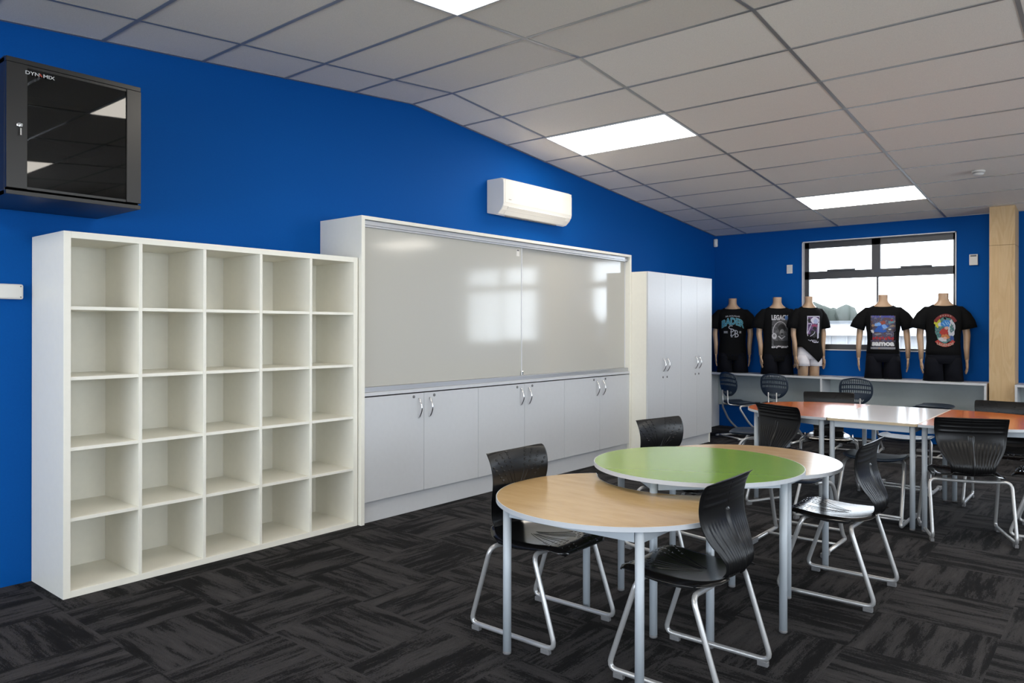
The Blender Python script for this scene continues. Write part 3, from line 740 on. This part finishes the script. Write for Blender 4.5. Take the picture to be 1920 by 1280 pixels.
def hand(m_, x, y, z, s_):
    m_.tube([(x, y, z+.02), (x, y-.006, z-.02), (x, y-.012, z-.055), (x, y-.016, z-.085)], [(.021, .018), (.024, .014), (.036, .014), (.034, .012)], 10)
    for kx, (dy, ln) in enumerate(((-.028, .065), (-.010, .075), (.008, .070), (.025, .055))):
        y0 = y-.016+dy
        m_.tube([(x, y0, z-.075), (x-s_*.004, y0-.004, z-.075-ln*.5), (x-s_*.016, y0-.006, z-.075-ln)], [.0085, .008, .006], 7)
    m_.tube([(x, y-.035, z-.03), (x-s_*.006, y-.058, z-.062), (x-s_*.010, y-.062, z-.098)], [.011, .009, .007], 7)
def dummy(x, y, rz, lab, spread, print_fn, hem='flat', short='black', sx=1.0):
    t = empty('mannequin', (x, y, .765), radians(rz), lab, 'mannequin', 'headless shop dummies on the study bench'); t.scale = (sx, 1, 1.0)
    m_ = MB()
    body = [(.22, .13, .085), (.26, .14, .09), (.32, .145, .095), (.45, .14, .09), (.6, .16, .1), (.75, .172, .1), (.82, .155, .082), (.85, .125, .074), (.872, .105, .070), (.892, .080, .064), (.915, .061, .057), (.94, .053, .053), (.985, .054, .054), (1.0, .055, .055), (1.004, .050, .050)]
    pass
    m_.loft([ring_(z, a, b) for z, a, b in body])
    for s_ in (-1, 1): m_.loft([ring_(z, a, .088, 20, 1, s_*.082) for z, a in ((0, .066), (.1, .070), (.24, .066))])
    for s_ in (-1, 1):
        ex = .185+spread*.5; hx_ = .205+spread
        m_.tube([(s_*.14, 0, .775), (s_*.18, 0, .765), (s_*.213, .005, .70), (s_*(ex+.05), .008, .58), (s_*(ex+.055), .0, .52), (s_*(hx_+.03), -.02, .38), (s_*(hx_+.03), -.035, .245)],
                [.045, .052, .046, .037, .036, .030, .022], 14)
        hand(m_, s_*(hx_+.03), -.035, .235, s_)
    m_.build('body', M_skin, t)
    # shirt
    m_ = MB(); rs = []
    zs = [z for z, _, _ in SH]
    for z, a, b in SH:
        r_ = ring_(z, a+.004, b+.004, 48)
        if z > .8: r_ = [(p[0], p[1], p[2]-(z-.8)/.08*.022*max(0, -p[1]/b)) for p in r_]
        if hem == 'slant' and z < .5:
            k_ = (.5-z)/.2; r_ = ring_(z, a+.004+.018*k_, b+.004+.020*k_, 48)
            hem_z = lambda x: .37-.20*min(1, max(0, (x+.15)/.24)) if x < .09 else .17+.10*(x-.09)/.1
            r_ = [(p[0], p[1], .5-k_*(.5-hem_z(p[0]))) for p in r_]
        rs.append(r_)
    if hem == 'long': rs = [ring_(.17, .186, .118, 48), ring_(.24, .184, .116, 48)]+rs
    m_.loft(rs, caps=False)
    for s_ in (-1, 1):
        sp_ = spread*.8
        m_.tube([(s_*.09, 0, .815), (s_*.155, 0, .795), (s_*(.208+sp_*.3), .002, .735), (s_*(.245+sp_*.6), .004, .67), (s_*(.262+sp_*.9), .005, .60)],
                [(.05, .045), (.066, .07), (.070, .078), (.070, .080), (.074, .084)], 20, caps=False)
    sh = m_.build('t_shirt', M_cloth, t)
    so = sh.modifiers.new('cloth', 'SOLIDIFY'); so.thickness = .003
    # shorts
    m_ = MB()
    if short == 'white':
        m_.loft([ring_(z, a, b) for z, a, b in ((.36, .160, .100), (.28, .172, .110), (.21, .178, .112))], caps=False)
        for s_ in (-1, 1): m_.loft([ring_(z, a, b_, 24, .9, s_*.092) for z, a, b_ in ((.26, .080, .10), (.21, .090, .114), (.17, .095, .116), (.125, .098, .118))], caps=False)
        o = m_.build('shorts', M_wcloth, t)
    else:
        m_.loft([ring_(z, a, b) for z, a, b in ((.36, .172, .109), (.26, .184, .116), (.20, .188, .117))], caps=False)
        for s_ in (-1, 1): m_.loft([ring_(z, a, b_, 24, .9, s_*.097) for z, a, b_ in ((.27, .080, .10), (.20, .092, .118), (.12, .096, .12), (.003, .108, .12))], caps=False)
        o = m_.build('shorts', M_cloth2, t)
    so = o.modifiers.new('cloth', 'SOLIDIFY'); so.thickness = .003
    print_fn(sh)
    return t
INK = {}
def I(n_, c):
    if n_ not in INK: INK[n_] = ink(n_, c)
    return INK[n_]
class Print:
    def __init__(s, parent, name='print'): s.p = parent; s.mb = MB(); s.mats = []; s.name = name; s.lv = 0; s.kx = 1; s.kz = 1
    def use(s, m):
        if m not in s.mats: s.mats.append(m)
        s.mb.mi = s.mats.index(m); s.lv += 1; return .0045+.00035*s.lv
    def text(s, txt, size, cx_, cz_, m, sx=1, bold=0, arc=0, tall=1, shear=0):
        o = s.use(m); me = text_mesh(txt, size, .0, sx, bold)
        bm_ = bmesh.new(); bm_.from_mesh(me); bmesh.ops.triangulate(bm_, faces=bm_.faces); bmesh.ops.subdivide_edges(bm_, edges=[e for e in bm_.edges if e.calc_length() > .02], cuts=2); bm_.to_mesh(me); bm_.free()
        def fn(c):
            x = cx_+c.x; z = cz_+c.y*tall-arc*c.x*c.x+shear*c.x; return (x, front(x, z, o), z)
        add_mesh(s.mb, me, fn)
    def blob(s, cx_, cz_, rx, rz_, m, rot=0, jag=0, n_=20, seed=0):
        o = s.use(m); rnd = random.Random(seed); pts = [(cx_, cz_)]
        K = 3; V = []; Fc = []
        js = [1+jag*(rnd.random()-.5)*2 for _ in range(n_)]
        V.append((cx_, front(cx_, cz_, o), cz_))
        for k_ in range(1, K+1):
            for i in range(n_):
                a = 2*pi*i/n_; r_ = k_/K*js[i]; dx, dz = rx*r_*cos(a), rz_*r_*sin(a)
                x = cx_+dx*cos(rot)-dz*sin(rot); z = cz_+dx*sin(rot)+dz*cos(rot); V.append((x, front(x, z, o), z))
        for i in range(n_): Fc.append((0, 1+i, 1+(i+1) % n_))
        for k_ in range(K-1):
            for i in range(n_): a = 1+k_*n_; Fc.append((a+i, a+n_+i, a+n_+(i+1) % n_, a+(i+1) % n_))
        s.mb.faces(V, Fc)
    def rect(s, x0, x1, z0, z1, m, nx=12, nz=14):
        o = s.use(m); V = []; Fc = []
        for j in range(nz+1):
            for i in range(nx+1): x = x0+(x1-x0)*i/nx; z = z0+(z1-z0)*j/nz; V.append((x, front(x, z, o), z))
        for j in range(nz):
            for i in range(nx): a = j*(nx+1)+i; Fc.append((a, a+1, a+nx+2, a+nx+1))
        s.mb.faces(V, Fc)
    def line(s, pts, w, m):
        o = s.use(m); V = []; Fc = []
        P = []
        for p, q in zip(pts, pts[1:]):
            for k_ in range(3): P.append((p[0]+(q[0]-p[0])*k_/3, p[1]+(q[1]-p[1])*k_/3))
        P.append(pts[-1]); n_ = len(P)
        for i, p in enumerate(P):
            a, b = P[max(i-1, 0)], P[min(i+1, n_-1)]; dx, dz = b[0]-a[0], b[1]-a[1]; l_ = sqrt(dx*dx+dz*dz) or 1; nx_, nz_ = -dz/l_*w, dx/l_*w
            for g in (1, -1): x, z = p[0]+g*nx_, p[1]+g*nz_; V.append((x, front(x, z, o), z))
        for i in range(n_-1): Fc.append((2*i, 2*i+1, 2*i+3, 2*i+2))
        s.mb.faces(V, Fc)
    def done(s):
        if s.kx != 1:
            for v in s.mb.bm.verts:
                x, z = v.co.x, v.co.z; off = front(x, z, 0)-v.co.y; x2 = x*s.kx; z2 = .56+(z-.56)*s.kz; v.co = (x2, front(x2, z2, 0)-off, z2)
        s.mb.build(s.name, s.mats, s.p, fix=False)
def arcp(cx_, cz_, rx, rz_, a0_, a1_, n_=10): return [(cx_+rx*cos(radians(a0_+(a1_-a0_)*i/n_)), cz_+rz_*sin(radians(a0_+(a1_-a0_)*i/n_))) for i in range(n_+1)]
def noise_ink(name, cols, scale, sx=1):
    m = ink(name, (.1, .1, .1)); k = N(m); st = [(.28+.5*i/(len(cols)-1), c) for i, c in enumerate(cols)]
    k.l(k.ramp(k.noise(k.coord((sx, 1, 1)), scale, 6, .75), st), k.b.inputs['Base Color']); return m
MN_t = noise_ink('teal_collage', [(.03, .10, .12), (.10, .30, .24), (.02, .06, .10), (.40, .45, .42), (.06, .20, .22)], 34)
def p_bader(sh):
    P = Print(sh); wht = I('pale_grey', (.42, .43, .48)); teal = I('teal', (.03, .22, .34)); lite = I('light_teal', (.18, .40, .45)); gr = I('mid_grey', (.16, .16, .17))
    P.text('SIR DOUGLAS', .026, 0, .764, wht, 1.15, .0003, 1.1)
    P.text('BADER', .103, 0, .690, lite, .90, .0065, 2.4, 1.22); P.text('BADER', .103, 0, .690, teal, .90, .0012, 2.4, 1.22)
    w_ = .0052
    P.line(arcp(-.018, .612, .030, .021, 50, 270)+arcp(-.018, .570, .030, .021, 90, -110), w_, wht)
    P.line([(-.018, .500), (-.018, .585)], w_, wht); P.line([(-.03, .588)]+arcp(-.012, .544, .045, .044, 90, -90)+[(-.028, .500)], w_, wht); P.line([(-.02, .484), (.0, .484)], w_, wht)
    P.line([(.036, .568), (.036, .482)], w_, wht); P.line([(.03, .570)]+arcp(.042, .548, .022, .022, 90, -90)+[(.036, .526)], w_, wht); P.line([(.036, .526)]+arcp(.044, .504, .030, .022, 90, -90)+[(.028, .482)], w_, wht)
    P.rect(-.115, -.062, .530, .562, gr, 4, 3); P.text('EST', .026, -.088, .546, wht, 1, .0005); P.rect(.086, .112, .530, .562, gr, 3, 3); P.text('18', .022, .099, .546, wht, 1, .0005); P.done()
def noise_ink(name, cols, scale, sx=1):
    m = ink(name, (.1, .1, .1)); k = N(m); st = [(.28+.5*i/(len(cols)-1), c) for i, c in enumerate(cols)]
    k.l(k.ramp(k.noise(k.coord((sx, 1, 1)), scale, 6, .75), st), k.b.inputs['Base Color']); return m
MN_g = noise_ink('grey_collage', [(.01, .01, .012), (.05, .05, .055), (.12, .12, .13), (.30, .29, .32)], 26)
MN_p = noise_ink('violet_collage', [(.012, .008, .03), (.05, .03, .10), (.20, .10, .24), (.35, .32, .5)], 24)
MN_m = noise_ink('multi_collage', [(.02, .05, .03), (.12, .05, .03), (.03, .06, .16), (.35, .25, .16), (.03, .02, .03)], 30)
def p_legacy(sh):
    P = Print(sh); wht = I('off_white', (.48, .47, .50)); bl = I('steel_blue', (.06, .14, .34)); dk = I('near_black', (.012, .012, .014)); gy = I('face_grey', (.20, .20, .21))
    P.rect(-.092, .112, .36, .735, MN_g); P.text('LEGACY', .070, .005, .735, wht, .80, .003, 0, 1.2); P.blob(.088, .735, .022, .03, bl)
    P.line(arcp(.01, .56, .088, .125, 20, 200, 14), .004, wht); P.blob(.03, .60, .045, .055, dk, jag=.15); P.blob(.035, .545, .030, .045, gy); P.blob(.034, .525, .020, .012, dk)
    P.blob(-.062, .50, .028, .040, wht, jag=.1); P.blob(-.062, .505, .014, .018, gy); P.line([(-.01, .50), (.03, .462), (.075, .50)], .007, wht); P.rect(-.07, .11, .38, .44, dk, 8, 4)
    for i in range(16): P.blob(-.09+.013*i, .352+.016*random.random(), .007, .012, wht, jag=.5, n_=7, seed=i)
    P.done()
def p_violet(sh):
    P = Print(sh); wht = I('lavender_white', (.55, .54, .66)); rd = I('rose', (.30, .05, .12)); dk = I('near_black', (.012, .012, .014)); pb = I('pale_blue', (.36, .40, .62))
    P.rect(-.075, .112, .40, .755, wht); P.rect(-.064, .103, .41, .745, MN_p); P.blob(.035, .70, .060, .042, wht, jag=.12); P.blob(.045, .69, .030, .030, pb, jag=.2)
    P.line([(-.06, .66), (-.01, .66), (-.045, .58), (-.068, .53), (-.05, .47)], .004, wht); P.blob(.035, .635, .048, .014, rd, jag=.3); P.blob(.035, .60, .028, .022, dk, jag=.2); P.blob(.02, .53, .040, .05, dk, rot=.6, jag=.3)
    P.line([(-.03, .50), (.0, .515), (.03, .535), (.04, .56)], .004, wht); P.rect(.078, .104, .42, .67, wht, 3, 8); P.blob(-.05, .70, .018, .03, dk, jag=.3)
    P.text('ROLLO', .052, .020, .435, wht, .95, .002); P.done()
def p_samoa(sh):
    P = Print(sh); P.kx = 1.12; P.kz = .93; wht = I('clean_white', (.62, .62, .64)); b1_ = I('royal_blue', (.02, .10, .42)); b2_ = I('sky_blue', (.18, .35, .70)); r1 = I('dull_red', (.30, .02, .03)); br = I('brick', (.28, .06, .04)); gr = I('mist', (.22, .22, .24)); vt = I('deep_violet', (.05, .06, .30)); tn = I('tan', (.36, .22, .12)); dk = I('near_black', (.012, .012, .014)); te = I('sea', (.10, .25, .30)); gd = I('dusk', (.10, .09, .10))
    P.rect(-.118, .118, .335, .765, MN_m)
    P.text('TOA SAMOA', .036, .0, .752, vt, 1.05, .002)
    P.blob(-.01, .60, .062, .045, b1_, .5, .2, seed=2); P.blob(-.05, .655, .035, .022, b2_, .3, .25, seed=3); P.blob(.015, .625, .035, .022, b2_, -.7, .2, seed=4); P.blob(.00, .675, .024, .024, br, 0, .15, seed=5); P.blob(-.055, .575, .030, .018, b1_, .2, .3, seed=6)
    P.blob(.075, .685, .032, .018, te, .2, .3, seed=7); P.blob(.082, .705, .014, .014, r1, 0, .2, seed=8); P.blob(-.095, .64, .016, .016, tn, 0, .3, seed=9); P.blob(.09, .635, .02, .013, tn, .3, .3, seed=10)
    P.line([(.0, .585), (.04, .605), (.09, .64)], .005, gr); P.blob(.06, .585, .03, .02, gd, 0, .3, seed=12); P.blob(.065, .592, .014, .010, wht, 0, .2, seed=14); P.blob(-.05, .53, .035, .014, gr, .1, .3, seed=13); P.blob(-.10, .565, .014, .02, wht, 0, .4, seed=15); P.line([(.03, .54), (.045, .528), (.06, .54), (.075, .528)], .004, gr)
    [P.blob(-.09+.03*i, .476+.004*(i%2), .013, .020, r1, .2*(i%3), .3, 10, i) for i in range(7)]; P.rect(-.118, .118, .372, .432, dk, 10, 4); P.text('samoa', .088, .0, .410, wht, .93, .0045); P.rect(-.118, .118, .338, .364, gr, 10, 2); P.text('&', .026, -.035, .351, tn, 1, .001)
    P.done()
def p_legends(sh):
    P = Print(sh); dr = I('dark_red', (.16, .012, .012)); rd = I('red', (.36, .03, .02)); rim = I('peach_rim', (.42, .28, .22)); bl = I('cyan_blue', (.03, .18, .48)); lb = I('ice', (.25, .45, .65)); ye = I('yellow', (.50, .48, .03)); te = MN_t; og = I('orange', (.48, .17, .05)); pc = I('peach', (.55, .34, .26)); wh = I('soft_white', (.50, .50, .54)); nv = I('navy_ink', (.02, .06, .22))
    P.blob(.0, .585, .100, .150, te, 0, .08, 26, 3); P.blob(-.078, .66, .030, .055, ye, .1, .25, seed=5); P.blob(.062, .60, .035, .10, wh, 0, .2, seed=6); P.blob(-.05, .645, .026, .024, wh, 0, .2, seed=8); P.blob(.065, .60, .022, .05, te, 0, .3, seed=9)
    P.blob(.002, .655, .048, .042, bl, .1, .18, 16, 11); P.line([(-.03, .665), (-.005, .635)], .004, lb); P.line([(-.005, .68), (.02, .64)], .004, lb); P.line([(.02, .675), (.038, .645)], .004, lb)
    P.blob(-.015, .56, .044, .048, rd, .2, .25, 16, 13); P.blob(.01, .605, .020, .018, pc, .3, .2, seed=14); P.blob(.004, .505, .040, .030, og, -.1, .25, 16, 15); P.blob(-.03, .475, .045, .022, wh, -.2, .2, 16, 16); P.blob(-.005, .49, .020, .016, pc, 0, .2, seed=19); P.blob(.066, .49, .020, .03, nv, .4, .25, seed=17)
    P.line(arcp(0, .60, .118, .150, 150, 30, 12), .0165, dr); P.text('* * * * *', .03, 0, .742, rim, 1.2, .0005, 3.2)
    P.line(arcp(0, .535, .104, .125, 215, 325, 12), .019, rd); P.text('LEGENDS', .040, .0, .410, rim, 1.0, .0012, -3.4); P.done()
dummy(.355, 5.575, 23, 'headless dummy in a black shirt lettered BADER, nearest the corner', -.015, p_bader, 'long')
dummy(.975, 5.545, 34, 'headless dummy in a black shirt with a grey portrait print, second from the corner', -.02, p_legacy, 'long')
dummy(1.375, 5.55, 40, 'headless dummy in white shorts and a knotted black shirt with violet print', -.03, p_violet, 'slant', 'white', .86)
dummy(2.240, 5.58, 13, 'headless dummy in a black shirt lettered samoa before the window', .03, p_samoa, 'flat')
dummy(2.878, 5.57, 20, 'headless dummy in a black shirt with an oval colourful print, nearest the pine column', -.005, p_legends, 'flat')

# ================================================================== outside the window
M_og = mat('asphalt', (.12, .12, .12), .9); M_clad = mat('grey_cladding', (.20, .20, .20), .7); M_fas = mat('fascia', (.24, .24, .25), .6); M_rf = mat('roof_steel', (.06, .065, .07), .6); M_tree = mat('foliage', (.035, .04, .035), .95, spec=.1)
struct(MB().box((-30, 6.4, -1.9), (30, 60, -1.7)).build('ground', M_og))
def out_building(x0, x1, y0, zt, lab):
    t = empty('school_block', ((x0+x1)/2, y0+2, -1.7), 0, lab, 'building'); ox_, oy_ = (x0+x1)/2, y0+2
    def B(nm, m_, a, b, par=None): return MB().box((a[0]-ox_, a[1]-oy_, a[2]+1.7), (b[0]-ox_, b[1]-oy_, b[2]+1.7)).build(nm, m_, par or t)
    w_ = B('wall', M_clad, (x0, y0, -1.7), (x1, y0+4, zt-.12)); B('roof', M_rf, (x0-.2, y0-.25, zt-.02), (x1+.2, y0+4.2, zt+.03)); B('fascia', M_fas, (x0-.1, y0-.2, zt-.28), (x1+.1, y0+.01, zt-.02))
    f = B('window_frame', M_fas, (-1.55, y0-.05, .05), (-.72, y0+.0, .98)); B('window_pane', M_darkf, (-1.48, y0-.07, .12), (-.79, y0-.05, .90), f); B('window_blind', M_fas, (-1.40, y0-.09, .12), (-1.03, y0-.07, .72), f)
    m_ = MB()
    for i in range(30): xx = x0+.3+i*(x1-x0-.6)/30; m_.box((xx-ox_, y0-.015-oy_, 0), (xx+.02-ox_, y0-oy_, zt+1.4))
    m_.build('batten', M_fas, t)
out_building(-1.75, 9, 12.5, 1.50, 'pale school building with flat roof seen through the window')
t = empty('distant_tree', (-2.9, 19, -1.7), 0, 'blue-grey tree shapes seen through the window left of the pale building', 'tree')
m_ = MB()
for i in range(14):
    a = random.random()*6.28; x, y, z, r = -.9+1.8*random.random(), .8*random.random(), 2.2+1.3*random.random(), .35+.25*random.random()
    m_.lathe([(.02, -r), (r*.7, -r*.7), (r, 0), (r*.7, r*.7), (.02, r)], (x, y, z), 9)
m_.build('foliage', M_tree, t); MB().lathe([(.12, 0), (.08, 2.2)], (0, .4, 0), 8).build('trunk', M_tree, t)
